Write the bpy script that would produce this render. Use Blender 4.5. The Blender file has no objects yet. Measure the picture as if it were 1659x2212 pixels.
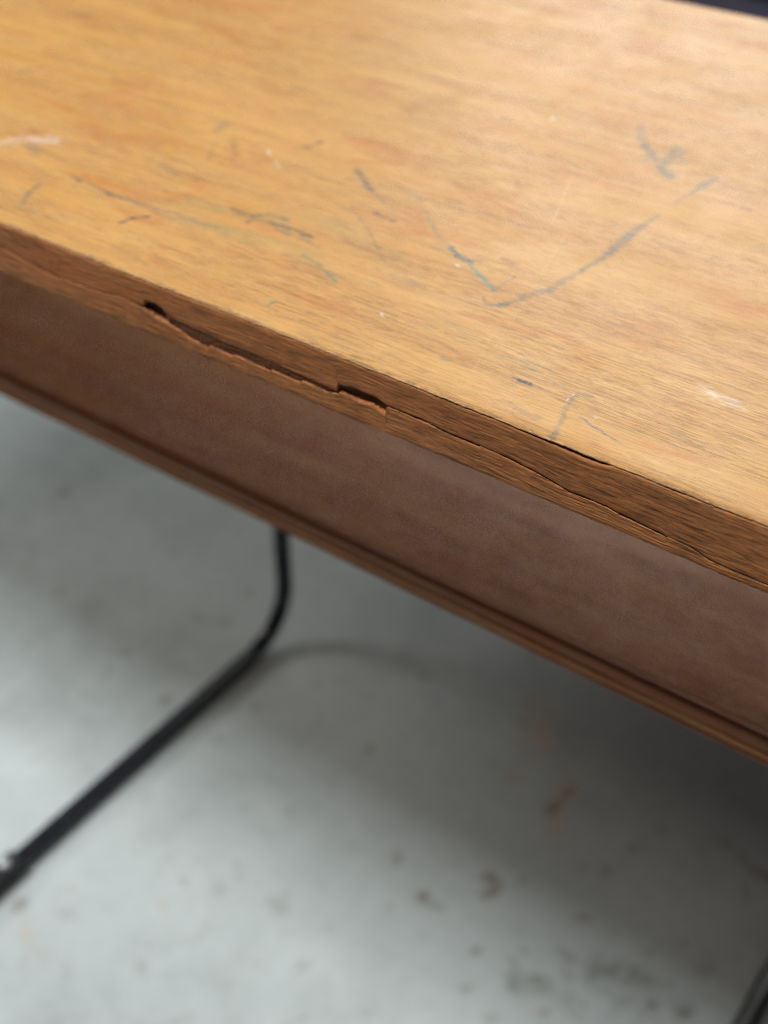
import bpy, bmesh, math, random
import numpy as np
from mathutils import Vector, Euler

C = bpy.context.scene
COL = C.collection
random.seed(4)
RNG = np.random.default_rng(7)

# ------------------------------------------------------------------ camera
TOP = 0.745                       # height of the table top (m); x runs along its front edge, y into its depth
cam = bpy.data.cameras.new("camera")
cam_o = bpy.data.objects.new("camera", cam)
COL.objects.link(cam_o)
cam_o.location = (0.0, -0.3408, TOP + 0.27)
cam_o.rotation_euler = Euler((math.radians(90 - 38.7), 0, math.radians(36.05)), 'XYZ')
cam.sensor_fit = 'VERTICAL'
cam.sensor_height = 5.39
cam.sensor_width = 4.04
cam.lens = 6.86
cam.clip_start = 0.02
cam.clip_end = 60
cam.dof.use_dof = True
cam.dof.focus_distance = 0.466
cam.dof.aperture_fstop = 0.95
C.camera = cam_o

# ------------------------------------------------------------------ light and exposure
C.view_settings.view_transform = 'Standard'
C.view_settings.look = 'None'
C.view_settings.exposure = 0.0
C.view_settings.gamma = 1.0
C.render.engine = 'CYCLES'
C.cycles.use_denoising = True
C.cycles.denoising_prefilter = 'NONE'
C.cycles.pixel_filter_type = 'BLACKMAN_HARRIS'
C.cycles.filter_width = 1.1
world = bpy.data.worlds.new("World")
C.world = world
world.use_nodes = True
bg = world.node_tree.nodes['Background']
bg.inputs['Color'].default_value = (0.80, 0.88, 1.0, 1)
bg.inputs['Strength'].default_value = 0.028

def area(name, loc, target, sx, sy, power, color):
    l = bpy.data.lights.new(name, 'AREA')
    l.shape = 'RECTANGLE'; l.size = sx; l.size_y = sy
    l.energy = power; l.color = color
    o = bpy.data.objects.new(name, l); COL.objects.link(o)
    o.location = loc
    o.rotation_euler = (Vector(target) - Vector(loc)).to_track_quat('-Z', 'Y').to_euler()
    return o

area("skylight_lamp", (-1.15, -0.74, 2.95), (-1.15, -0.739, 0.0), 1.7, 0.6, 96, (0.95, 0.97, 1.0)).rotation_euler = (0, 0, 0)
area("side_window_lamp", (-3.2, -0.30, 2.25), (-0.6, 0.3, 0.2), 0.75, 0.75, 27, (1.0, 0.98, 0.96))
area("back_window_lamp", (-0.3, 2.35, 1.8), (-0.2, 0.35, 0.9), 3.0, 2.2, 66, (1.0, 0.97, 0.91))

# ------------------------------------------------------------------ measured detail (millimetres)
OPEN_X = [-365.3, -270.9, -246.9]
STROKES = [([(-535.3, 57.7), (-529.2, 70.9), (-514.3, 79.2)], 6.16, 'white', 0.2), ([(-534.3, 64.7), (-529.0, 74.9), (-520.0, 78.9)], 4.13, 'white', 0.2), ([(-522.6, 73.2), (-513.9, 78.3)], 2.88, 'white', 0.2), ([(-520.8, 68.2), (-510.2, 62.4)], 3.25, 'grey', 0.35), ([(-532.5, 57.8), (-529.5, 63.2)], 1.64, 'grey', 0.3), ([(-472.3, 53.6), (-454.7, 51.9), (-443.3, 51.5)], 1.15, 'grey', 0.55), ([(-447.6, 50.5), (-439.2, 51.2)], 1.52, 'dgrey', 0.7), ([(-439.2, 51.2), (-428.1, 51.4), (-415.6, 52.6), (-407.0, 54.2)], 1.31, 'grey', 0.35), ([(-404.3, 54.1), (-387.5, 54.7), (-370.7, 52.1), (-356.9, 52.6)], 2.54, 'green', 0.25), ([(-430.4, 54.5), (-418.2, 60.7), (-401.6, 64.8)], 1.88, 'green', 0.2), ([(-481.8, 38.2), (-477.9, 27.4), (-471.8, 18.4)], 1.71, 'grey', 0.5), ([(-468.1, 15.9), (-460.1, 16.5)], 1.12, 'grey', 0.3), ([(-420.9, 31.4), (-419.1, 39.3), (-414.8, 44.4)], 1.11, 'dgrey', 0.6), ([(-373.8, 66.7), (-375.5, 73.5), (-370.8, 79.5), (-360.8, 79.2)], 1.48, 'grey', 0.5), ([(-364.8, 72.2), (-352.4, 73.8), (-341.4, 72.5)], 1.64, 'dgrey', 0.6), ([(-389.4, 73.2), (-383.5, 72.9)], 1.31, 'dgrey', 0.5), ([(-368.8, 142.7), (-359.3, 135.9), (-348.4, 127.7)], 1.75, 'dgrey', 0.6), ([(-348.4, 127.7), (-342.0, 124.2), (-335.9, 120.6)], 1.14, 'grey', 0.4), ([(-332.6, 108.9), (-326.5, 107.7), (-320.3, 107.1)], 1.48, 'dgrey', 0.55), ([(-347.9, 109.7), (-333.3, 99.2), (-321.7, 90.7), (-307.7, 79.0)], 0.73, 'brown', 0.4), ([(-405.4, 147.9), (-404.5, 150.4)], 2.04, 'dgrey', 0.5), ([(-403.7, 156.6), (-403.0, 159.0)], 1.85, 'dgrey', 0.45), ([(-442.2, 134.9), (-426.0, 117.6)], 2.44, 'brown', 0.3), ([(-448.5, 128.4), (-435.1, 107.4)], 1.62, 'brown', 0.2), ([(-333.0, 56.4), (-324.2, 55.1), (-309.5, 47.6), (-307.0, 46.3)], 1.21, 'green', 0.6), ([(-317.7, 14.2), (-316.9, 16.8)], 1.49, 'green', 0.5), ([(-293.0, 12.3), (-290.7, 12.8)], 0.97, 'green', 0.4), ([(-299.6, 53.5), (-287.3, 53.9)], 0.85, 'green', 0.2), ([(-310.0, 119.6), (-296.6, 107.5), (-287.7, 103.0)], 1.09, 'green', 0.4), ([(-284.7, 100.9), (-278.5, 97.0)], 1.77, 'teal', 0.65), ([(-278.1, 96.4), (-270.5, 94.2)], 2.27, 'teal', 0.75), ([(-269.7, 92.9), (-263.6, 88.9), (-254.0, 83.2), (-248.7, 79.4)], 1.54, 'green2', 0.7), ([(-248.7, 71.4), (-245.8, 68.6), (-242.4, 68.6)], 1.16, 'brown', 0.5), ([(-239.8, 70.1), (-237.7, 74.5)], 1.49, 'dgrey', 0.6), ([(-242.4, 68.6), (-238.3, 72.9), (-235.3, 80.8)], 1.49, 'grey', 0.45), ([(-235.9, 79.5), (-233.4, 88.9), (-229.7, 94.1)], 2.18, 'grey', 0.45), ([(-229.7, 94.1), (-229.7, 101.8), (-227.3, 117.5)], 1.7, 'grey', 0.42), ([(-227.3, 117.5), (-225.7, 129.5), (-225.3, 139.9)], 1.57, 'grey', 0.48), ([(-225.3, 136.2), (-226.2, 153.5), (-226.0, 170.2)], 2.51, 'grey', 0.66), ([(-226.0, 170.2), (-225.0, 183.0)], 1.65, 'grey', 0.35), ([(-224.6, 201.6), (-222.5, 219.3)], 1.71, 'grey', 0.3), ([(-222.7, 217.0), (-220.8, 236.6)], 2.12, 'grey', 0.5), ([(-248.7, 79.4), (-248.1, 85.8), (-247.8, 95.6)], 0.85, 'grey', 0.35), ([(-280.7, 273.2), (-273.4, 261.6), (-266.4, 251.6)], 2.49, 'grey', 0.35), ([(-266.7, 251.3), (-252.4, 237.4), (-241.1, 227.0)], 2.8, 'grey', 0.6), ([(-248.2, 236.4), (-250.6, 247.8), (-251.9, 259.0)], 2.81, 'grey', 0.5), ([(-250.8, 256.7), (-242.5, 245.2), (-245.1, 243.4)], 3.21, 'grey', 0.4), ([(-243.3, 226.6), (-239.1, 226.8)], 3.52, 'grey', 0.35), ([(-208.3, 214.5), (-196.8, 214.9), (-183.1, 212.0), (-174.4, 209.8)], 1.86, 'red', 0.5), ([(-202.4, 215.1), (-193.8, 214.0)], 1.87, 'dbrown', 0.4), ([(-207.0, 26.8), (-203.6, 26.5)], 0.61, 'navy', 0.7), ([(-204.1, 26.8), (-199.3, 27.0)], 1.21, 'navy', 0.95), ([(-199.8, 26.6), (-194.1, 26.7)], 0.6, 'navy', 0.65), ([(-204.3, 24.7), (-197.5, 25.2)], 0.45, 'navy', 0.5), ([(-219.4, 37.3), (-208.0, 39.4), (-194.9, 39.8)], 0.77, 'green', 0.45), ([(-212.9, 35.9), (-200.5, 36.1)], 0.62, 'green', 0.3), ([(-236.8, 22.8), (-233.1, 23.0)], 1.24, 'green', 0.3), ([(-256.8, 39.4), (-251.1, 39.7)], 0.97, 'green', 0.3), ([(-176.8, 32.9), (-180.0, 31.2), (-182.1, 29.0), (-181.3, 23.7), (-179.3, 18.1)], 1.34, 'grey', 0.38), ([(-179.3, 18.1), (-177.6, 13.5), (-175.9, 6.4), (-174.4, 1.0)], 1.16, 'grey', 0.42), ([(-182.0, 31.1), (-183.0, 28.4), (-182.0, 23.2)], 0.37, 'white', 0.6), ([(-175.2, 19.1), (-169.2, 17.4)], 0.58, 'teal', 0.5), ([(-169.8, 17.0), (-164.5, 15.3), (-162.1, 14.8)], 0.72, 'blue', 0.75), ([(-162.9, 14.9), (-152.7, 12.6)], 0.71, 'teal', 0.5), ([(-166.7, 9.9), (-161.5, 9.2)], 0.57, 'teal', 0.35), ([(-144.7, 62.3), (-137.2, 60.1), (-128.9, 59.6)], 3.28, 'white', 0.3), ([(-142.0, 59.9), (-131.3, 61.1)], 1.49, 'white', 0.3), ([(-275.7, 36.0), (-274.0, 34.8)], 0.65, 'white', 0.9), ([(-323.2, 255.6), (-321.7, 254.6)], 1.49, 'white', 0.7), ([(-273.7, 89.2), (-272.1, 88.0)], 0.69, 'white', 0.8), ([(-418.7, 134.5), (-413.8, 130.2)], 1.21, 'white', 0.5), ([(-406.1, 125.6), (-400.4, 120.9)], 0.99, 'white', 0.4), ([(-191.1, -0.7), (-190.4, -0.8)], 0.43, 'white', 0.9), ([(-168.9, 21.8), (-167.8, 21.3)], 0.58, 'white', 0.6), ([(-322.4, 102.1), (-329.3, 144.3)], 0.75, 'pale', 0.3), ([(-260.2, 147.3), (-278.6, 198.0)], 1.14, 'pale', 0.28), ([(-223.1, 37.5), (-250.3, 144.6)], 0.42, 'pale', 0.3), ([(-263.8, 79.5), (-230.4, 70.5)], 0.33, 'pale', 0.25), ([(-214.2, 115.6), (-169.9, 76.2)], 0.33, 'pale', 0.25), ([(-175.7, 54.1), (-176.5, 78.8)], 0.31, 'pale', 0.3), ([(-221.5, 20.8), (-236.1, 70.4)], 0.32, 'pale', 0.3), ([(-346.1, 84.8), (-312.6, 70.8)], 0.36, 'pale', 0.25), ([(-257.4, 23.6), (-261.2, 40.1)], 0.32, 'pale', 0.3), ([(-330.9, 22.1), (-329.4, 36.1)], 0.34, 'pale', 0.3), ([(-245.4, 158.1), (-230.5, 149.4)], 0.36, 'pale', 0.3), ([(-264.4, 62.1), (-241.5, 54.5)], 0.33, 'pale', 0.25), ([(-279.2, 154.0), (-253.0, 114.2)], 0.73, 'pale', 0.2), ([(-192.7, -10.5), (-199.9, 26.2), (-206.1, 61.0)], 0.27, 'pale', 0.22), ([(-224.3, 8.4), (-220.6, 39.4)], 0.28, 'pale', 0.22), ([(-137.6, 11.8), (-143.9, 47.0)], 0.26, 'pale', 0.25), ([(-165.4, 37.9), (-158.3, 56.4)], 0.27, 'pale', 0.25), ([(-569.4, 148.5), (-559.4, 149.7)], 3.62, 'red', 0.3), ([(-535.0, 145.8), (-522.7, 148.9)], 4.42, 'red', 0.28), ([(-489.0, 141.7), (-471.2, 141.1)], 4.26, 'red', 0.25), ([(-547.5, 224.9), (-509.0, 223.9)], 7.54, 'orange', 0.3), ([(-519.3, 228.7), (-508.1, 224.6)], 3.75, 'red', 0.3), ([(-453.8, 232.6), (-441.0, 238.1)], 4.53, 'red', 0.28), ([(-655.1, 223.3), (-644.2, 228.4)], 2.53, 'grey', 0.45), ([(-604.1, 134.8), (-598.7, 146.6)], 2.07, 'grey', 0.35), ([(-552.5, 156.9), (-525.4, 157.9)], 1.79, 'dbrown', 0.3), ([(-428.7, 80.3), (-407.2, 82.1)], 2.69, 'red', 0.22), ([(-393.0, 60.8), (-367.5, 59.4)], 3.29, 'orange', 0.4), ([(-354.4, 49.7), (-346.7, 46.0)], 1.41, 'red', 0.35), ([(-287.1, 89.4), (-313.1, 89.3)], 3.19, 'orange', 0.3), ([(-376.4, 259.0), (-389.4, 238.7), (-390.4, 210.1)], 6.54, 'brown', 0.18), ([(-378.7, 211.9), (-344.2, 217.1)], 8.41, 'brown', 0.2), ([(-330.0, 334.4), (-325.6, 340.7)], 2.29, 'brown', 0.3), ([(-483.0, 232.5), (-477.9, 229.8)], 4.15, 'brown', 0.2), ([(-483.0, 297.9), (-451.2, 303.6)], 3.87, 'brown', 0.18), ([(-297.1, 176.1), (-292.0, 171.4)], 1.93, 'brown', 0.35), ([(-259.6, 104.9), (-253.4, 104.8)], 2.09, 'brown', 0.35), ([(-191.4, 87.0), (-188.1, 87.5)], 2.26, 'dbrown', 0.2), ([(-459.1, 146.6), (-456.4, 138.7)], 2.94, 'grey', 0.3), ([(-368.7, 83.6), (-337.2, 91.3)], 4.06, 'green', 0.14), ([(-343.1, 87.0), (-298.4, 81.1)], 4.66, 'green', 0.12), ([(-207.6, 147.3), (-191.0, 136.9)], 5.2, 'red', 0.12), ([(-207.6, 63.7), (-183.6, 59.0)], 3.77, 'orange', 0.3), ([(-236.8, 50.1), (-216.7, 57.1)], 3.2, 'red', 0.12), ([(-409.0, 67.3), (-391.2, 69.8), (-360.9, 74.1)], 4.09, 'green', 0.22), ([(-384.5, 56.8), (-353.6, 59.7), (-326.8, 60.5)], 3.23, 'green', 0.2), ([(-383.8, 72.6), (-354.1, 71.6)], 1.84, 'grey', 0.3), ([(-358.5, 68.4), (-342.0, 68.2), (-331.5, 66.4)], 1.08, 'dgrey', 0.4), ([(-441.1, 52.0), (-408.0, 49.9), (-381.8, 53.8)], 2.23, 'grey', 0.2), ([(-340.6, 55.1), (-308.7, 51.2)], 2.78, 'green', 0.18), ([(-290.7, 64.3), (-273.6, 63.8)], 2.38, 'grey', 0.2), ([(-476.1, 54.2), (-467.9, 51.7)], 1.17, 'dgrey', 0.5), ([(-327.6, 78.7), (-304.1, 77.0)], 2.13, 'brown', 0.3), ([(-338.6, 137.5), (-321.8, 133.5)], 1.91, 'grey', 0.25), ([(-320.9, 155.9), (-309.5, 156.0)], 1.54, 'grey', 0.22), ([(-385.3, 103.6), (-367.7, 100.1)], 1.91, 'red', 0.25), ([(-447.9, 89.2), (-435.0, 84.2)], 1.97, 'grey', 0.25), ([(-184.4, 47.8), (-162.5, 45.0)], 2.12, 'brown', 0.18), ([(-173.9, 80.7), (-152.9, 79.6)], 2.5, 'brown', 0.15), ([(-253.3, 45.9), (-236.0, 43.0)], 2.9, 'green', 0.14), ([(-257.3, 12.6), (-236.4, 10.0)], 1.55, 'brown', 0.2), ([(-195.1, 9.8), (-185.8, 8.5)], 2.05, 'grey', 0.22), ([(-141.8, 29.6), (-121.7, 26.3)], 2.27, 'grey', 0.14), ([(-202.7, 10.8), (-196.5, 12.0)], 1.19, 'brown', 0.3), ([(-467.4, 38.3), (-426.0, 26.7)], 5.61, 'orange', 0.25), ([(-508.1, 36.7), (-447.0, 31.8)], 4.99, 'orange', 0.2)]
CRACK_LOW = [(-469.9, -14.31), (-434.8, -17.75), (-403.0, -15.99), (-391.5, -13.99), (-380.7, -14.96), (-377.6, -15.1), (-371.1, -17.85), (-362.2, -18.54), (-354.9, -19.75), (-351.1, -21.19), (-340.9, -22.29), (-339.8, -20.72), (-333.5, -21.0), (-327.7, -21.25), (-326.0, -20.25), (-306.5, -21.0), (-305.7, -19.96), (-300.9, -20.25), (-290.7, -20.47), (-289.6, -19.28), (-280.8, -19.33), (-276.7, -19.86), (-270.8, -18.32), (-270.3, -17.0), (-264.1, -17.44), (-260.2, -17.77), (-254.5, -17.03), (-250.0, -17.89), (-247.3, -18.31), (-247.1, -15.04), (-240.2, -14.72), (-233.4, -15.14), (-227.5, -14.94), (-221.7, -15.91), (-210.3, -15.94), (-204.2, -16.13), (-203.9, -15.27), (-190.0, -16.1), (-179.9, -17.19), (-165.1, -19.86), (-159.3, -19.6), (-149.9, -19.43), (-144.4, -20.63), (-132.3, -21.23), (-126.0, -21.8), (-125.6, -20.84), (-116.2, -22.04), (-109.9, -24.11), (-87.9, -24.34), (-76.6, -24.44)]
CRACK_HIGH = [(-469.8, -14.08), (-434.7, -17.53), (-403.0, -15.77), (-391.5, -13.78), (-380.6, -14.33), (-377.2, -13.97), (-375.7, -10.72), (-369.4, -10.2), (-365.6, -11.46), (-364.9, -12.77), (-357.0, -14.57), (-343.2, -14.87), (-329.8, -15.77), (-314.9, -15.6), (-300.6, -16.3), (-293.0, -16.54), (-283.9, -16.72), (-271.3, -17.21), (-270.8, -13.61), (-264.0, -12.31), (-251.7, -12.38), (-247.7, -13.96), (-246.7, -14.14), (-238.0, -13.81), (-229.7, -13.82), (-221.8, -14.81), (-210.3, -15.04), (-204.2, -15.05), (-190.0, -15.21), (-180.0, -16.31), (-165.2, -19.15), (-159.4, -18.9), (-150.0, -18.74), (-144.5, -19.77), (-132.4, -20.54), (-126.1, -21.12), (-116.3, -21.37), (-110.0, -23.44), (-88.0, -23.85), (-76.7, -23.95)]
TOP_CHIP = [(-466.4, 0), (-413.9, 0.1), (-373.7, 0.5), (-320.7, 0.3), (-240.6, 0.2), (-222.2, 0.5), (-204.5, 0.9), (-191.3, 0.8), (-184.0, 1.1), (-175.2, 1.8), (-169.6, 2.2), (-161.9, 2.6), (-158.4, 2.5), (-152.3, 1.5), (-150.0, 0.4), (-133.1, 0.4), (-127.1, 1.0), (-112.4, 0.8), (-92.5, 0.4)]
FLOOR_SPOTS = [(-1096, 479, 10.2), (-979, 451, 6.3), (-1029, 355, 6.2), (-806, 405, 5.0), (-774, 416, 6.3), (-962, 343, 6.0), (-781, 466, 4.6), (-830, 315, 5.7), (-748, 290, 6.8), (-665, 283, 6.1), (-486, 168, 7.2), (-547, 257, 5.4), (-533, 364, 5.7), (-824, 286, 5.6), (-668, 182, 4.3), (-346, 301, 9.6), (-342, 288, 7.3), (-431, 274, 6.0), (-422, 330, 5.4), (-266, 374, 5.9), (-245, 446, 5.3), (-276, 488, 5.5), (-256, 411, 4.5), (-319, 232, 4.6), (-261, 277, 4.9), (-223, 258, 6.2), (-280, 189, 6.1), (-306, 197, 5.1), (-150, 342, 7.0), (-152, 329, 6.9), (-157, 323, 5.5), (-131, 362, 4.5), (-258, 317, 5.7), (-388, 252, 5.8), (-323, 320, 4.4), (-436, 415, 4.0), (-366, 512, 4.1), (-1071, 507, 4.1), (-614, 423, 3.9), (-678, 30, 6.5), (-537, 170, 3.7), (-361, 240, 3.2), (-288, 244, 4.2), (-261, 240, 4.5), (-230, 296, 3.5), (-241, 259, 4.1), (-632, 305, 3.3), (-173, 254, 4.7), (-545, 481, 7.8), (-661, 339, 3.8), (-420, 483, 5.0), (-231, 320, 4.3), (-374, 139, 2.7), (-603, 144, 3.4), (-711, 77, 3.4)]
FLOOR_PATCHES = [([(-417, 502), (-395, 484), (-394, 471)], 31, 'tan', 0.75), ([(-433, 511), (-427, 509)], 15, 'tan', 0.3), ([(-398, 421), (-391, 419)], 10, 'tan', 0.4), ([(-346, 443), (-335, 402), (-329, 383)], 19, 'tan', 0.6), ([(-341, 440), (-340, 422), (-344, 402)], 9, 'fleck', 0.45), ([(-580, 107), (-565, 107)], 5, 'tan', 0.2), ([(-368, 251), (-386, 251)], 7, 'grey', 0.3), ([(-190, 467), (-163, 459), (-141, 453)], 9, 'dbrown', 0.4), ([(-583, 490), (-531, 491)], 7, 'dbrown', 0.2), ([(-681, 28), (-653, 13), (-615, 6)], 7, 'tan', 0.18), ([(-236, 272), (-153, 296)], 27, 'dgreen', 0.3), ([(-272, 232), (-218, 239)], 20, 'dgreen', 0.25)]


# ------------------------------------------------------------------ helpers
def tag(o, label=None, cat=None, group=None, kind=None):
    if label: o['label'] = label
    if cat: o['category'] = cat
    if group: o['group'] = group
    if kind: o['kind'] = kind
    return o

def link(name, me, mat, parent=None):
    o = bpy.data.objects.new(name, me)
    COL.objects.link(o)
    if mat: me.materials.append(mat)
    if parent: o.parent = parent
    return o

def empty(name, loc):
    o = bpy.data.objects.new(name, None); COL.objects.link(o); o.location = loc
    o.empty_display_size = 0.05
    return o

def bm_obj(name, bm, mat, parent=None, smooth=True):
    me = bpy.data.meshes.new(name)
    bmesh.ops.recalc_face_normals(bm, faces=bm.faces)
    bm.to_mesh(me); bm.free()
    if smooth:
        me.polygons.foreach_set('use_smooth', [True] * len(me.polygons))
    return link(name, me, mat, parent)

def add_box(bm, lo, hi, bevel=0.0, seg=2):
    vs = [bm.verts.new((x, y, z)) for x in (lo[0], hi[0]) for y in (lo[1], hi[1]) for z in (lo[2], hi[2])]
    idx = [(0,1,3,2),(4,6,7,5),(0,4,5,1),(2,3,7,6),(0,2,6,4),(1,5,7,3)]
    fs = [bm.faces.new([vs[i] for i in f]) for f in idx]
    if bevel > 0:
        es = list({e for f in fs for e in f.edges})
        bmesh.ops.bevel(bm, geom=es, offset=bevel, segments=seg, profile=0.5, affect='EDGES')

def add_tube(bm, pts, r, seg=24, caps=True):
    pts = [Vector(p) for p in pts]
    rings = []
    side = None
    for i, p in enumerate(pts):
        a = pts[max(i-1, 0)]; b = pts[min(i+1, len(pts)-1)]
        t = (b - a).normalized()
        if side is None:
            side = t.orthogonal().normalized()
        side = (side - t * side.dot(t)).normalized()
        up = t.cross(side)
        rings.append([bm.verts.new(p + r * (math.cos(2*math.pi*k/seg) * side + math.sin(2*math.pi*k/seg) * up)) for k in range(seg)])
    for A, B in zip(rings, rings[1:]):
        for k in range(seg):
            bm.faces.new((A[k], A[(k+1) % seg], B[(k+1) % seg], B[k]))
    if caps:
        bm.faces.new(rings[0][::-1]); bm.faces.new(rings[-1])

def add_lathe(bm, prof, origin, seg=24):
    """prof: (radius, height) pairs turned round the vertical through origin"""
    o = Vector(origin); rings = []
    for r, h in prof:
        if r < 1e-6:
            rings.append([bm.verts.new(o + Vector((0, 0, h)))])
        else:
            rings.append([bm.verts.new(o + Vector((r*math.cos(2*math.pi*k/seg), r*math.sin(2*math.pi*k/seg), h))) for k in range(seg)])
    for A, B in zip(rings, rings[1:]):
        for k in range(seg):
            k2 = (k+1) % seg
            if len(A) == 1: bm.faces.new((A[0], B[k], B[k2]))
            elif len(B) == 1: bm.faces.new((A[k], A[k2], B[0]))
            else: bm.faces.new((A[k], A[k2], B[k2], B[k]))

def grid_mesh(name, X, Y, Z, flip=False):
    """one sheet from three (rows, cols) arrays"""
    r, c = X.shape
    me = bpy.data.meshes.new(name)
    co = np.stack([X, Y, Z], -1).reshape(-1, 3).astype(np.float32)
    i = np.arange(r*c).reshape(r, c)
    q = np.stack([i[:-1, :-1], i[:-1, 1:], i[1:, 1:], i[1:, :-1]], -1).reshape(-1, 4)
    if flip: q = q[:, ::-1]
    n = len(q)
    me.vertices.add(len(co)); me.vertices.foreach_set('co', co.ravel())
    me.loops.add(n*4); me.loops.foreach_set('vertex_index', q.ravel().astype(np.int32))
    me.polygons.add(n)
    me.polygons.foreach_set('loop_start', np.arange(0, n*4, 4, dtype=np.int32))
    me.polygons.foreach_set('loop_total', np.full(n, 4, dtype=np.int32))
    me.polygons.foreach_set('use_smooth', np.ones(n, dtype=bool))
    me.update(); me.validate()
    return me

def smooth1(a, k, axis=-1):
    ker = np.hanning(k + 2)[1:-1]; ker /= ker.sum()
    return np.apply_along_axis(lambda v: np.convolve(np.pad(v, k, mode='edge'), ker, 'same')[k:-k], axis, a)

def fuzz(shape, kx, ky):
    """random field, unit variance, longer along x than along y"""
    a = RNG.standard_normal(shape)
    if kx > 1: a = smooth1(a, kx, 1)
    if ky > 1: a = smooth1(a, ky, 0)
    return a / a.std()

def noise1(x, scale, seed):
    """smooth 1-D value noise of the coordinate x"""
    t = np.asarray(x) / scale
    i = np.floor(t).astype(int); f = t - i; f = f*f*(3 - 2*f)
    tab = np.random.default_rng(seed).uniform(-1, 1, 4096)
    return tab[i % 4096]*(1-f) + tab[(i+1) % 4096]*f

INK = {'white': (.80,.74,.66), 'grey': (.155,.130,.085), 'dgrey': (.080,.074,.055), 'green': (.16,.19,.09), 'teal': (.07,.12,.11),
       'green2': (.11,.20,.13), 'navy': (.010,.018,.030), 'blue': (.085,.135,.150), 'brown': (.22,.10,.035), 'dbrown': (.12,.05,.02), 'fleck': (.19,.155,.12),
       'red': (.42,.12,.06), 'orange': (.62,.24,.04), 'pale': (.82,.60,.34), 'tan': (.45,.385,.29), 'dgreen': (.13,.14,.11)}

def paint(X, Y, strokes, grainy, soft=0.55, widen=1.0):
    """paints strokes (millimetre polylines) on grid points; returns rgb + coverage"""
    rgb = np.zeros(X.shape + (3,)); al = np.zeros(X.shape)
    for pts, w, key, a in strokes:
        w *= widen
        P = np.array(pts) / 1000.0; hw = w / 2000.0 * (0.7 if key == 'pale' else 1.25 if key in ('grey', 'dgrey') else 1.0)
        sf = 0.95 if key in ('white', 'orange', 'red', 'brown', 'green') and w > 2 else soft
        if len(P) == 1: P = np.vstack([P, P + 1e-5])
        m = hw * 2.2
        sel = (X > P[:,0].min()-m) & (X < P[:,0].max()+m) & (Y > P[:,1].min()-m) & (Y < P[:,1].max()+m)
        if not sel.any(): continue
        x = X[sel]; y = Y[sel]; g = grainy[sel]
        d = np.full(x.shape, 9.0)
        for p, q in zip(P, P[1:]):
            v = q - p; t = np.clip(((x-p[0])*v[0] + (y-p[1])*v[1]) / max(v @ v, 1e-12), 0, 1)
            d = np.minimum(d, np.hypot(x - p[0] - t*v[0], y - p[1] - t*v[1]))
        k = np.clip((1.0 + sf + 0.30*g - d/hw) / (2*sf), 0, 1); k = k*k*(3-2*k)
        cov = np.clip(a * (0.55 if key in ('pale', 'orange') else 0.75 if key == 'red' else 0.5 if key == 'white' and w > 10 else 0.8 if key == 'white' else 1.35) * k * (0.86 + (0.22 if key == 'grey' else 0.36)*g), 0, 1)
        col = np.array(INK[key])
        rgb[sel] = rgb[sel]*(1-cov[:,None]) + col*cov[:,None]
        al[sel] = al[sel]*(1-cov) + cov
    rgb = np.where(al[...,None] > 1e-4, rgb / np.maximum(al, 1e-4)[...,None], 0.3)
    return rgb, al

def set_marks(me, rgb, al):
    at = me.attributes.new('marks', 'FLOAT_COLOR', 'POINT')
    at.data.foreach_set('color', np.concatenate([rgb, np.ones(al.shape + (1,))], -1).astype(np.float32).ravel())
    am = me.attributes.new('marks_cover', 'FLOAT', 'POINT')
    am.data.foreach_set('value', al.astype(np.float32).ravel())

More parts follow.
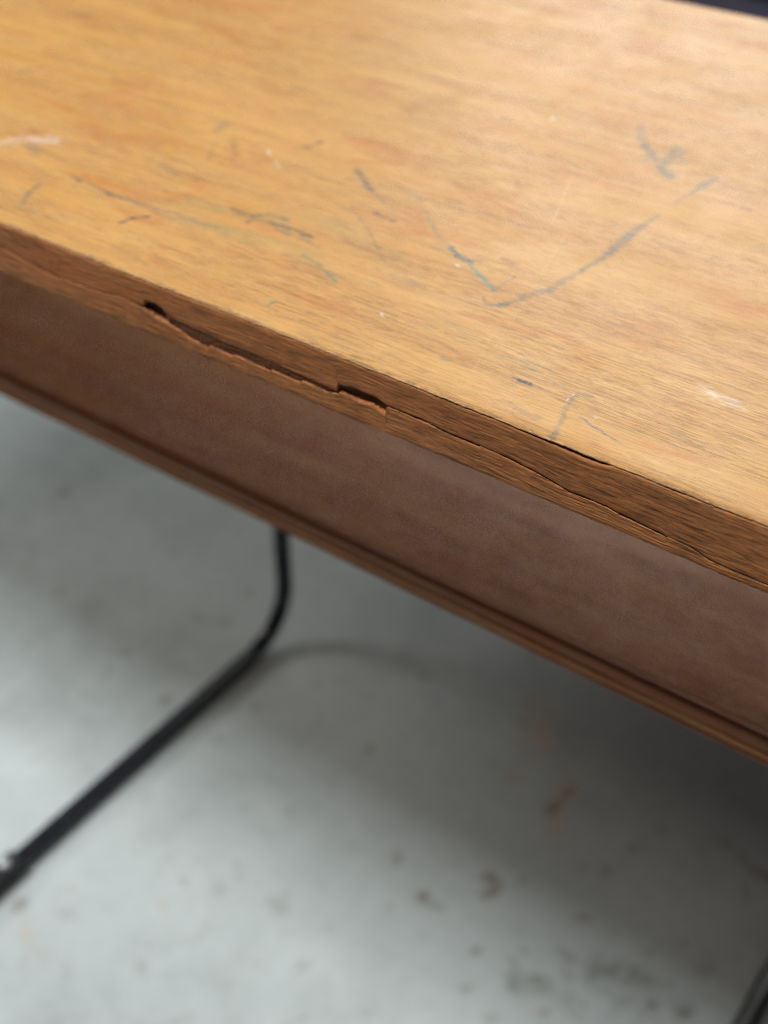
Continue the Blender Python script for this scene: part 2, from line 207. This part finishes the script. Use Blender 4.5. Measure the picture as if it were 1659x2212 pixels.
# ------------------------------------------------------------------ materials
class NT:
    def __init__(s, name):
        s.m = bpy.data.materials.new(name); s.m.use_nodes = True
        s.t = s.m.node_tree; s.t.nodes.clear()
        s.out = s.t.nodes.new('ShaderNodeOutputMaterial')
        s.p = s.t.nodes.new('ShaderNodeBsdfPrincipled')
        s.t.links.new(s.p.outputs[0], s.out.inputs[0])
        s.tc = s.t.nodes.new('ShaderNodeTexCoord').outputs['Object']
    def n(s, typ, **kw):
        nd = s.t.nodes.new(typ)
        for k, v in kw.items(): setattr(nd, k, v)
        return nd
    def set(s, sock, v):
        if hasattr(v, 'is_linked') or isinstance(v, bpy.types.NodeSocket): s.t.links.new(v, sock)
        else: sock.default_value = v
    def noise(s, scale, detail=3, rough=.55, dist=0.0, off=(0,0,0), vec=None, rot=(0,0,0)):
        mp = s.n('ShaderNodeMapping'); s.t.links.new(vec or s.tc, mp.inputs['Vector'])
        mp.inputs['Scale'].default_value = scale; mp.inputs['Location'].default_value = off
        mp.inputs['Rotation'].default_value = rot
        nz = s.n('ShaderNodeTexNoise'); s.t.links.new(mp.outputs[0], nz.inputs['Vector'])
        nz.inputs['Scale'].default_value = 1; nz.inputs['Detail'].default_value = detail
        nz.inputs['Roughness'].default_value = rough; nz.inputs['Distortion'].default_value = dist
        return nz.outputs['Fac']
    def ramp(s, fac, stops):
        r = s.n('ShaderNodeValToRGB'); s.t.links.new(fac, r.inputs[0])
        el = r.color_ramp.elements
        while len(el) < len(stops): el.new(0.5)
        for e, (p, c) in zip(el, stops):
            e.position = p; e.color = (*c, 1) if len(c) == 3 else c
        return r.outputs[0]
    def rng(s, fac, a, b, lo=0.0, hi=1.0):
        r = s.n('ShaderNodeMapRange'); r.interpolation_type = 'SMOOTHSTEP'
        s.t.links.new(fac, r.inputs[0])
        for i, v in zip((1,2,3,4), (a,b,lo,hi)): r.inputs[i].default_value = v
        return r.outputs[0]
    def math(s, op, a, b):
        m = s.n('ShaderNodeMath', operation=op); s.set(m.inputs[0], a); s.set(m.inputs[1], b); return m.outputs[0]
    def mix(s, fac, a, b, blend='MIX'):
        m = s.n('ShaderNodeMix', data_type='RGBA', blend_type=blend)
        s.set(m.inputs[0], fac); s.set(m.inputs[6], a if not isinstance(a, tuple) else (*a, 1)); s.set(m.inputs[7], b if not isinstance(b, tuple) else (*b, 1))
        return m.outputs[2]
    def bump(s, h, strength, dist, prev=None):
        b = s.n('ShaderNodeBump'); b.inputs['Strength'].default_value = strength; b.inputs['Distance'].default_value = dist
        s.t.links.new(h, b.inputs['Height'])
        if prev: s.t.links.new(prev, b.inputs['Normal'])
        return b.outputs[0]

def wood(name, dark, mid, light, blotch, pore, rough, pore_amt=.55, marks=False, coat=0.0, spec=.5, cr=.38, off=(0,0,0), vertical=False, dirt=0.0):
    """beech: long soft figure, short dark pore dashes, warm blotches"""
    t = NT(name)
    a = (lambda x, y: (x, y, y)) if not vertical else (lambda x, y: (x, y*.4, y))
    fig = t.noise(a(6, 85), 5, .6, .5, off)
    fig2 = t.noise(a(26, 800), 4, .6, .15, off)
    f = t.math('ADD', t.math('MULTIPLY', fig, .62), t.math('MULTIPLY', fig2, .38))
    col = t.ramp(f, [(.27, dark), (.49, mid), (.71, light)])
    bl = t.noise(a(16, 48), 4, .6, .8, (off[0]+3, off[1]+7, 1))
    col = t.mix(t.rng(bl, .50, .72, 0, .75), col, blotch)
    lightp = t.noise(a(11, 40), 3, .55, .5, (off[0]+13, off[1]+2, 5))
    col = t.mix(t.rng(lightp, .52, .75, 0, .5), col, light)
    # pores: short dashes along the grain, denser in some bands
    band = t.rng(t.noise(a(7, 60), 2, .5, 0, (off[0]+1, off[1]+31, 2)), .36, .60, .35, 1)
    p1 = t.rng(t.noise(a(58, 1900), 2, .55, .04, off), .568, .612)
    p2 = t.rng(t.noise(a(95, 3200), 2, .55, .05, (off[0]+5, off[1]+9, 0)), .54, .63)
    po = t.math('MULTIPLY', t.math('MAXIMUM', p1, t.math('MULTIPLY', p2, .75)), band)
    col = t.mix(t.math('MULTIPLY', po, pore_amt), col, pore)
    # fine ray fleck, lighter
    fl = t.rng(t.noise(a(240, 1300), 2, .6, 0, (off[0]+2, 4, 8)), .56, .70, 0, .22)
    col = t.mix(fl, col, light)
    ro = t.rng(t.noise((30, 30, 30), 3, .6), .3, .7, rough-.06, rough+.08)
    if dirt:
        dn = t.rng(t.noise((38, 120, 160), 4, .65, .6, (off[0]+8, 2, 3)), .50, .68, 0, dirt)
        col = t.mix(dn, col, (.035,.018,.009))
    if marks:
        at = t.n('ShaderNodeAttribute', attribute_name='marks'); ac = t.n('ShaderNodeAttribute', attribute_name='marks_cover')
        gr = t.rng(t.noise(a(70, 1500), 2, .6, .1, off), .35, .62, .80, 1.08)
        cov = t.math('MINIMUM', t.math('MULTIPLY', ac.outputs['Fac'], gr), 1.0)
        col = t.mix(cov, col, at.outputs['Color'])
    t.set(t.p.inputs['Base Color'], col)
    t.set(t.p.inputs['Roughness'], ro)
    t.p.inputs['Specular IOR Level'].default_value = spec
    t.p.inputs['Coat Weight'].default_value = coat
    t.p.inputs['Coat Roughness'].default_value = cr
    fine = t.noise(a(60, 2200), 3, .6, 0, (off[0], off[1]+3, 2))
    b = t.bump(fine, .22, .0002)
    b = t.bump(t.math('SUBTRACT', 1.0, po), .55, .0003, b)
    t.set(t.p.inputs['Normal'], b)
    return t.m

M_TOP = wood('beech_top', (.425,.190,.042), (.505,.258,.067), (.575,.330,.098), (.475,.178,.038), (.15,.062,.020), .40, .54, marks=True, coat=.06, spec=.5)
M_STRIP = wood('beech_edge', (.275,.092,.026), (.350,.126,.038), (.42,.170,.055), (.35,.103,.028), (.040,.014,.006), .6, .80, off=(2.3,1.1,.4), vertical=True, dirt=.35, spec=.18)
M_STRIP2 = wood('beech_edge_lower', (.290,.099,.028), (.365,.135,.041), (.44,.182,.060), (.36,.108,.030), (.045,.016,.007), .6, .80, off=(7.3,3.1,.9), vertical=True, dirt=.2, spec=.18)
M_CORE = wood('raw_core', (.075,.030,.014), (.13,.052,.024), (.19,.08,.036), (.11,.036,.016), (.03,.012,.006), .85, .7, off=(4,2,1), vertical=True, dirt=.5, spec=.2)
M_TORN = wood('torn_ply', (.10,.036,.014), (.15,.056,.022), (.20,.08,.032), (.13,.045,.017), (.025,.009,.004), .85, .8, off=(6,2,1), vertical=True, dirt=.6, spec=.15)
M_SHELF = wood('shelf_veneer', (.46,.160,.054), (.64,.270,.098), (.76,.40,.17), (.58,.185,.066), (.20,.062,.024), .27, .75, off=(9,4,2), coat=.05, spec=.5, cr=.30)
M_LIP_SHADE = wood('lip_shade', (.27,.072,.020), (.35,.103,.030), (.43,.14,.045), (.30,.075,.021), (.04,.012,.006), .55, .4, off=(3,8,2), spec=.3)  # shade on the top and bottom of the shelf lip, put into the colour
M_LIP_LIT = wood('lip_floor_light', (.48,.17,.05), (.62,.245,.08), (.70,.32,.12), (.52,.18,.05), (.10,.035,.014), .55, .4, off=(5,1,2), spec=.3)  # light bounced off the floor onto the lip, put into the colour

def steel():
    t = NT('black_enamel')
    t.p.inputs['Specular IOR Level'].default_value = .4
    sp = t.noise((160,160,160), 3, .6)
    t.set(t.p.inputs['Base Color'], t.ramp(sp, [(.35,(.010,.012,.017)), (.62,(.017,.020,.027)), (.8,(.045,.035,.030))]))
    t.set(t.p.inputs['Roughness'], t.rng(t.noise((40,40,40), 3),   .3, .7, .20, .30))
    t.set(t.p.inputs['Normal'], t.bump(t.noise((220,220,220), 2), .12, .0004))
    return t.m
M_STEEL = steel()
def plain(name, a, b, rough, metal=0.0, sc=60):
    t = NT(name)
    t.set(t.p.inputs['Base Color'], t.ramp(t.noise((sc,sc,sc), 4, .6), [(.3,a),(.7,b)]))
    t.set(t.p.inputs['Roughness'], t.rng(t.noise((sc*2,sc*2,sc*2), 3), .3, .7, rough-.06, rough+.08))
    t.p.inputs['Metallic'].default_value = metal
    t.set(t.p.inputs['Normal'], t.bump(t.noise((sc*5,sc*5,sc*5), 2), .15, .0004))
    return t.m
M_RUBBER = plain('black_rubber', (.008,.009,.010), (.022,.022,.023), .65)
M_RIVET = plain('zinc_rivet', (.36,.36,.38), (.50,.50,.52), .38, .6)
M_DARK = plain('dark_plum_laminate', (.040,.036,.060), (.052,.047,.074), .5, 0, 12)
M_PLINTH = plain('cupboard_plinth', (.02,.02,.025), (.03,.03,.036), .6)

def concrete():
    t = NT('painted_concrete')
    n1 = t.noise((3.2,3.2,3.2), 5, .6, .3); n2 = t.noise((17,17,17), 5, .62, .4, (3,1,0)); n3 = t.noise((75,75,75), 4, .6, 0, (5,2,0))
    f = t.math('ADD', t.math('MULTIPLY', n1, .45), t.math('ADD', t.math('MULTIPLY', n2, .38), t.math('MULTIPLY', n3, .17)))
    col = t.ramp(f, [(.32,(.315,.345,.335)), (.48,(.415,.462,.452)), (.66,(.495,.548,.537))])
    sp = t.rng(t.noise((48,48,48), 2, .5, .3, (9,4,1)), .66, .76, 0, .45)
    col = t.mix(sp, col, (.20,.165,.125))
    sp2 = t.rng(t.noise((26,26,26), 3, .6, .6, (2,14,1)), .62, .74, 0, .35)
    col = t.mix(sp2, col, (.30,.31,.28))
    at = t.n('ShaderNodeAttribute', attribute_name='marks'); ac = t.n('ShaderNodeAttribute', attribute_name='marks_cover')
    col = t.mix(ac.outputs['Fac'], col, at.outputs['Color'])
    t.set(t.p.inputs['Base Color'], col)
    t.set(t.p.inputs['Roughness'], t.rng(n2, .3, .7, .48, .66))
    t.p.inputs['Specular IOR Level'].default_value = .4
    t.set(t.p.inputs['Normal'], t.bump(n3, .25, .001))
    return t.m
M_FLOOR = concrete()

# ------------------------------------------------------------------ the floor
fx = np.concatenate([np.linspace(-7, -1.6, 12)[:-1], np.arange(-1.6, .25, .005), np.linspace(.25, 6, 12)])
fy = np.concatenate([np.linspace(-5, -.2, 12)[:-1], np.arange(-.2, 1.1, .005), np.linspace(1.1, 7, 14)])
X, Y = np.meshgrid(fx, fy)
me = grid_mesh('floor', X, Y, np.zeros_like(X))
g = fuzz(X.shape, 3, 3)
spots = [([(x, y)], 1.8*r, 'fleck', .20 + .22*random.random()) for x, y, r in FLOOR_SPOTS]
for _ in range(300):                                   # the same small rust flecks over the rest of the floor
    spots.append(([(random.uniform(-1600, 250), random.uniform(-200, 1100))], random.choice((4,5,6,7,9,12)), 'fleck', random.uniform(.04, .2)))
rgb, al = paint(X, Y, FLOOR_PATCHES + spots, g, .8)
set_marks(me, rgb, al)
tag(link('floor', me, M_FLOOR), kind='structure')

# ------------------------------------------------------------------ the desk
desk = tag(empty('school_desk', (-0.406, 0.22, 0)), 'worn beech school desk with scribbled top, cracked front edge and open shelf below', 'desk')
ORG = Vector(desk.location)
def place(o, parent=desk):
    """parts are modelled in world metres; hang them under the desk without moving them"""
    o.parent = parent
    o.matrix_parent_inverse.identity()
    return o
X0, X1, DEP, THK = -1.35, 0.28, 0.475, 0.028
SX0, SX1 = -1.10, 0.22

# core board behind the glued-on front strips
bm = bmesh.new(); add_box(bm, (X0+.004, .0030, TOP-THK+.0006), (X1-.004, DEP-.002, TOP-.00085))
core = place(bm_obj('tabletop', bm, M_CORE, smooth=False)); core.location = -ORG

def sub(o, parent):
    o.parent = parent; return o

# top veneer: fine sheet with a worn, chipped front lip
gx = np.concatenate([np.arange(X0, -.76, .006), np.arange(-.76, -.05, .0007), np.arange(-.05, X1, .006), [X1]])
gy = np.concatenate([np.arange(0, .20, .0007), np.arange(.20, DEP-.004, .0014), DEP-.004*np.cos(np.linspace(math.pi/2, 0, 6))])
X, Y = np.meshgrid(gx, gy)
tc = np.array(TOP_CHIP); chip = np.interp(gx, tc[:,0]/1000, tc[:,1]/1000)
lip = .00035 + .00022*noise1(gx, .004, 1) + .00016*noise1(gx, .0013, 2) + .00030*np.clip(noise1(gx, .011, 3), 0, 1) + 0*chip
Y = Y + lip[None,:]*np.clip(1 - Y/.012, 0, 1)
D = np.clip(Y - lip[None,:], 0, None)
Z = np.full(X.shape, TOP) - .00060*np.exp(-D/.0013) - .00018*np.exp(-D/.004) - (.12*chip)[None,:]*np.exp(-D/.003)
Z += .000025*fuzz(X.shape, 25, 1)*1.0
back = np.clip((Y - (DEP-.004))/.004, 0, 1)
Z -= .004*(1 - np.sqrt(np.clip(1 - back**2, 0, 1)))
rows_x = np.vstack([gx, gx, X]); 
rows_y = np.vstack([np.full_like(gx, .006), lip + .00008, Y])
rows_z = np.vstack([np.full_like(gx, TOP-.0009), np.full_like(gx, TOP-.0009) - .08*chip, Z])
rows_x = np.vstack([rows_x, gx]); rows_y = np.vstack([rows_y, np.full_like(gx, DEP)]); rows_z = np.vstack([rows_z, np.full_like(gx, TOP-THK)])
me = grid_mesh('veneer', rows_x, rows_y, rows_z)
grain = .75*fuzz(rows_x.shape, 9, 1) + .45*fuzz(rows_x.shape, 3, 2)
edge_grime = [([(x*1000, 0.4 + .5*math.sin(x*90)) for x in np.arange(-.75, -.05, .01)], 1.6, 'dbrown', .35)]
rgb, al = paint(rows_x, rows_y, STROKES + edge_grime, grain, .6, 1.4)
set_marks(me, rgb, al)
veneer = sub(link('veneer', me, M_TOP), core)

# the two front strips, split by a long crack
sx = np.concatenate([np.arange(X0, -.52, .004), np.arange(-.52, -.05, .00035), np.arange(-.05, X1, .004), [X1]])
lo_t = np.array(CRACK_LOW); hi_t = np.array(CRACK_HIGH)
def prep(tab):
    o = np.argsort(tab[:,0], kind='stable'); return tab[o]
lo_t = prep(lo_t); hi_t = prep(hi_t)
crack_lo = np.interp(sx, lo_t[:,0]/1000, lo_t[:,1]/1000)
crack_hi = np.interp(sx, hi_t[:,0]/1000, hi_t[:,1]/1000)
saw = (sx/.013 + .9*noise1(sx, .017, 31)) % 1.0
jag = .00030*saw**2*np.clip(.5 + noise1(sx, .03, 33), 0, 1) - .00008 + .00012*noise1(sx, .0021, 11) + .00008*noise1(sx, .0006, 12)
crack_lo = crack_lo + jag
crack_hi = np.maximum(crack_hi + .00010*noise1(sx, .002, 14), crack_lo + .00006)
chs = np.interp(sx, tc[:,0]/1000, tc[:,1]/1000)
z_top = -.00105 - .62*chs - .00016*np.clip(noise1(sx, .006, 15), 0, 1) - .00010*noise1(sx, .0015, 16)
z_bot = -THK + .00022*noise1(sx, .03, 17) + .00012*noise1(sx, .004, 18) + .00010*noise1(sx, .0012, 19)
def strip(name, zt, zb, y_in, mat, seed, top_round, bot_round):
    n = 40; t = np.linspace(0, 1, n)[:,None]
    z = zt[None,:]*(1-t) + zb[None,:]*t
    y = np.zeros_like(z) + y_in[None,:]
    y += .00006*fuzz(z.shape, 41, 3) + .00002*fuzz(z.shape, 9, 1)
    y += .00010*noise1(sx, .05, seed)[None,:]
    dt = (zt[None,:] - z); db = (z - zb[None,:])
    y += top_round*np.exp(-dt/.0005) + bot_round*np.exp(-db/.0007)
    x = np.broadcast_to(sx, z.shape)
    inner = np.full_like(sx, .0029)
    x = np.vstack([sx, x, sx]); y = np.vstack([inner, y, inner]); z = np.vstack([zt, z, zb]) + TOP
    return sub(link(name, grid_mesh(name, x, y, z, flip=True), mat), core)
# delaminated stretch: the upper strip sits a little deeper just above the crack, the lower one stands proud
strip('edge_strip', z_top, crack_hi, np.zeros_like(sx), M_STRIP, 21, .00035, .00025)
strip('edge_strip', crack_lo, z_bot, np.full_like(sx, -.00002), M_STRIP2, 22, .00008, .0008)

# torn ply showing in the open stretch of the crack
hx0, hx1, hx2 = OPEN_X[0]/1000, OPEN_X[1]/1000, OPEN_X[2]/1000
tx = np.arange(hx0, hx2, .00035)
tn = 16; tt = np.linspace(0, 1, tn)[:,None]
zl = np.interp(tx, sx, crack_lo) - .0008; zh = np.interp(tx, sx, crack_hi) + .0008
tz = zh[None,:]*(1-tt) + zl[None,:]*tt
deep = np.interp(tx, [hx0, hx0+.002, hx1-.001, hx1+.0005, hx2], [.0020, .00055, .0008, .0020, .0018])
ty = deep[None,:] + .0007*tt - .0003 + .00010*fuzz(tz.shape, 31, 1) + .00006*fuzz(tz.shape, 5, 2)
ty = np.clip(ty, .0003, .0029)
sub(link('torn_ply', grid_mesh('torn_ply', np.broadcast_to(tx, tz.shape), ty, tz + TOP, flip=True), M_TORN), core)

# ---- shelf: a plywood board set back under the top, shade and floor light coloured into its front bands
SZ1, SZ0, SY = .5240, .5065, .120
bm = bmesh.new(); add_box(bm, (SX0, SY+.006, SZ0+.0004), (SX1, .42, SZ1), .0006, 2)
shelf = place(bm_obj('shelf', bm, M_SHELF, smooth=False)); shelf.location = -ORG
def lip_band(z0, z1, bulge, mat):
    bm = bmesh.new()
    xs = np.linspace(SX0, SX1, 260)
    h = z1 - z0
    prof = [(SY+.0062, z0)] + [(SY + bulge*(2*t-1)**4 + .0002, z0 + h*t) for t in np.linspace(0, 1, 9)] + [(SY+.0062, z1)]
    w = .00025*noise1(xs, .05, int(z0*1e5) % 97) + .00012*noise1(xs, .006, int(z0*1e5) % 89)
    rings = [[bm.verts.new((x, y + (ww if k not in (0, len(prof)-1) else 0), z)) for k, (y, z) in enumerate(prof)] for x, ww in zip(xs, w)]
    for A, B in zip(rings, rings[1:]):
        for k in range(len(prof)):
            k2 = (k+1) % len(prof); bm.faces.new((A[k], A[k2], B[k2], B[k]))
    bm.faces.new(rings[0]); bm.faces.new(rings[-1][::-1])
    return sub(bm_obj('lip_band', bm, mat), shelf)
lip_band(SZ0+.0077, SZ1-.0003, .0012, M_LIP_SHADE)
lip_band(SZ0+.0033, SZ0+.0076, .0006, M_LIP_LIT)
lip_band(SZ0-.0002, SZ0+.0032, .0010, M_LIP_SHADE)

# ---- steel hangers that carry the shelf
for hx in (-.80, -.02):
    for hy in (.20, .36):
        bm = bmesh.new(); add_tube(bm, [(hx, hy, TOP-THK-.001), (hx, hy, SZ1-.002)], .005, 12)
        h = place(bm_obj('shelf_hanger', bm, M_STEEL)); h.location = -ORG

# ---- two bent tube legs: foot on the floor, upright, arm under the top
R = .0088; ZF = .0124
def leg(x):
    yb = .4465; rb = .062
    pts = [(x, .020, ZF)] + [(x, y, ZF) for y in np.linspace(.06, yb-rb, 6)]
    for k in range(1, 13):
        a = math.pi/2*k/12
        pts.append((x, yb-rb+rb*math.sin(a), ZF+rb-rb*math.cos(a)))
    zt = TOP-THK-R-.0005; r2 = .05
    pts += [(x, yb, z) for z in np.linspace(.12, zt-r2, 6)]
    for k in range(1, 9):
        a = math.pi/2*k/8
        pts.append((x, yb-r2+r2*math.cos(a), zt-r2+r2*math.sin(a)))
    pts += [(x, .10, zt)]
    bm = bmesh.new(); add_tube(bm, pts, R, 28)
    L = place(bm_obj('sled_leg', bm, M_STEEL)); L.location = -ORG
    bm = bmesh.new()                                             # rubber glide gripping the end of the foot
    gl = [(x, -.010, .0128), (x, -.006, .0128), (x, .030, .0128), (x, .050, .0124), (x, .056, .0124)]
    add_tube(bm, gl, .0122, 24)
    G = sub(bm_obj('glide', bm, M_RUBBER), L)
    bm = bmesh.new()
    add_lathe(bm, [(0, .0032), (.0028, .0030), (.0050, .0021), (.0062, .0006), (.0064, -.003)], (x, .042, .0246))
    sub(bm_obj('rivet', bm, M_RIVET), G)
    return L
leg(-.7065); leg(-.0975)

# ------------------------------------------------------------------ dark cupboard behind the desk
cup = tag(empty('cupboard', (.292, 1.05, 0)), 'dark plum cupboard standing behind the far edge of the desk', 'cupboard')
def cpart(name, bm, mat):
    o = bm_obj(name, bm, mat, cup, smooth=False); o.location = (-.292, -1.05, 0); return o
cx0, cx1, cy0, cy1, ch = -.518, 1.102, .85, 1.25, .665
bm = bmesh.new(); add_box(bm, (cx0, cy0+.02, .08), (cx1, cy1, ch-.022), .002); cpart('carcass', bm, M_DARK)
bm = bmesh.new(); add_box(bm, (cx0-.006, cy0-.008, ch-.0215), (cx1+.006, cy1, ch), .003); cpart('worktop', bm, M_DARK)
bm = bmesh.new(); add_box(bm, (cx0+.03, cy0+.05, 0), (cx1-.03, cy1-.02, .0795)); cpart('plinth', bm, M_PLINTH)
for k in range(3):
    w = (cx1-cx0)/3; a = cx0 + k*w
    bm = bmesh.new(); add_box(bm, (a+.0015, cy0, .084), (a+w-.0015, cy0+.0195, ch-.026), .002)
    d = cpart('door', bm, M_DARK)
    bm = bmesh.new(); add_tube(bm, [(a+w-.04, cy0-.001, .42), (a+w-.04, cy0-.025, .425), (a+w-.04, cy0-.025, .55), (a+w-.04, cy0-.001, .555)], .005, 10)
    sub(bm_obj('handle', bm, M_STEEL), d)

# ------------------------------------------------------------------ white box added beside the cupboard to keep back light off the floor
M_WHITE = plain('white_laminate', (.72,.72,.70), (.80,.80,.78), .45, 0, 9)
box = tag(empty('light_block_box', (-.98, 1.05, 0)), 'white box added left of the dark cupboard, behind the desk, to block back light', 'light-blocking box')
def bpart(name, bm, mat, parent=None):
    o = bm_obj(name, bm, mat, box, smooth=False); o.location = (.98, -1.05, 0); return o
bm = bmesh.new(); add_box(bm, (-1.43, .862, .012), (-.545, 1.24, .618), .004); bpart('body', bm, M_WHITE)
bm = bmesh.new(); add_box(bm, (-1.44, .852, .6185), (-.535, 1.25, .650), .005); bpart('lid', bm, M_WHITE)
for fx_ in (-1.38, -.595):
    for fy_ in (.91, 1.19):
        bm = bmesh.new(); add_lathe(bm, [(0, 0), (.016, 0), (.019, .004), (.019, .0125), (0, .0125)], (fx_, fy_, 0), 16); bpart('foot', bm, M_RUBBER)
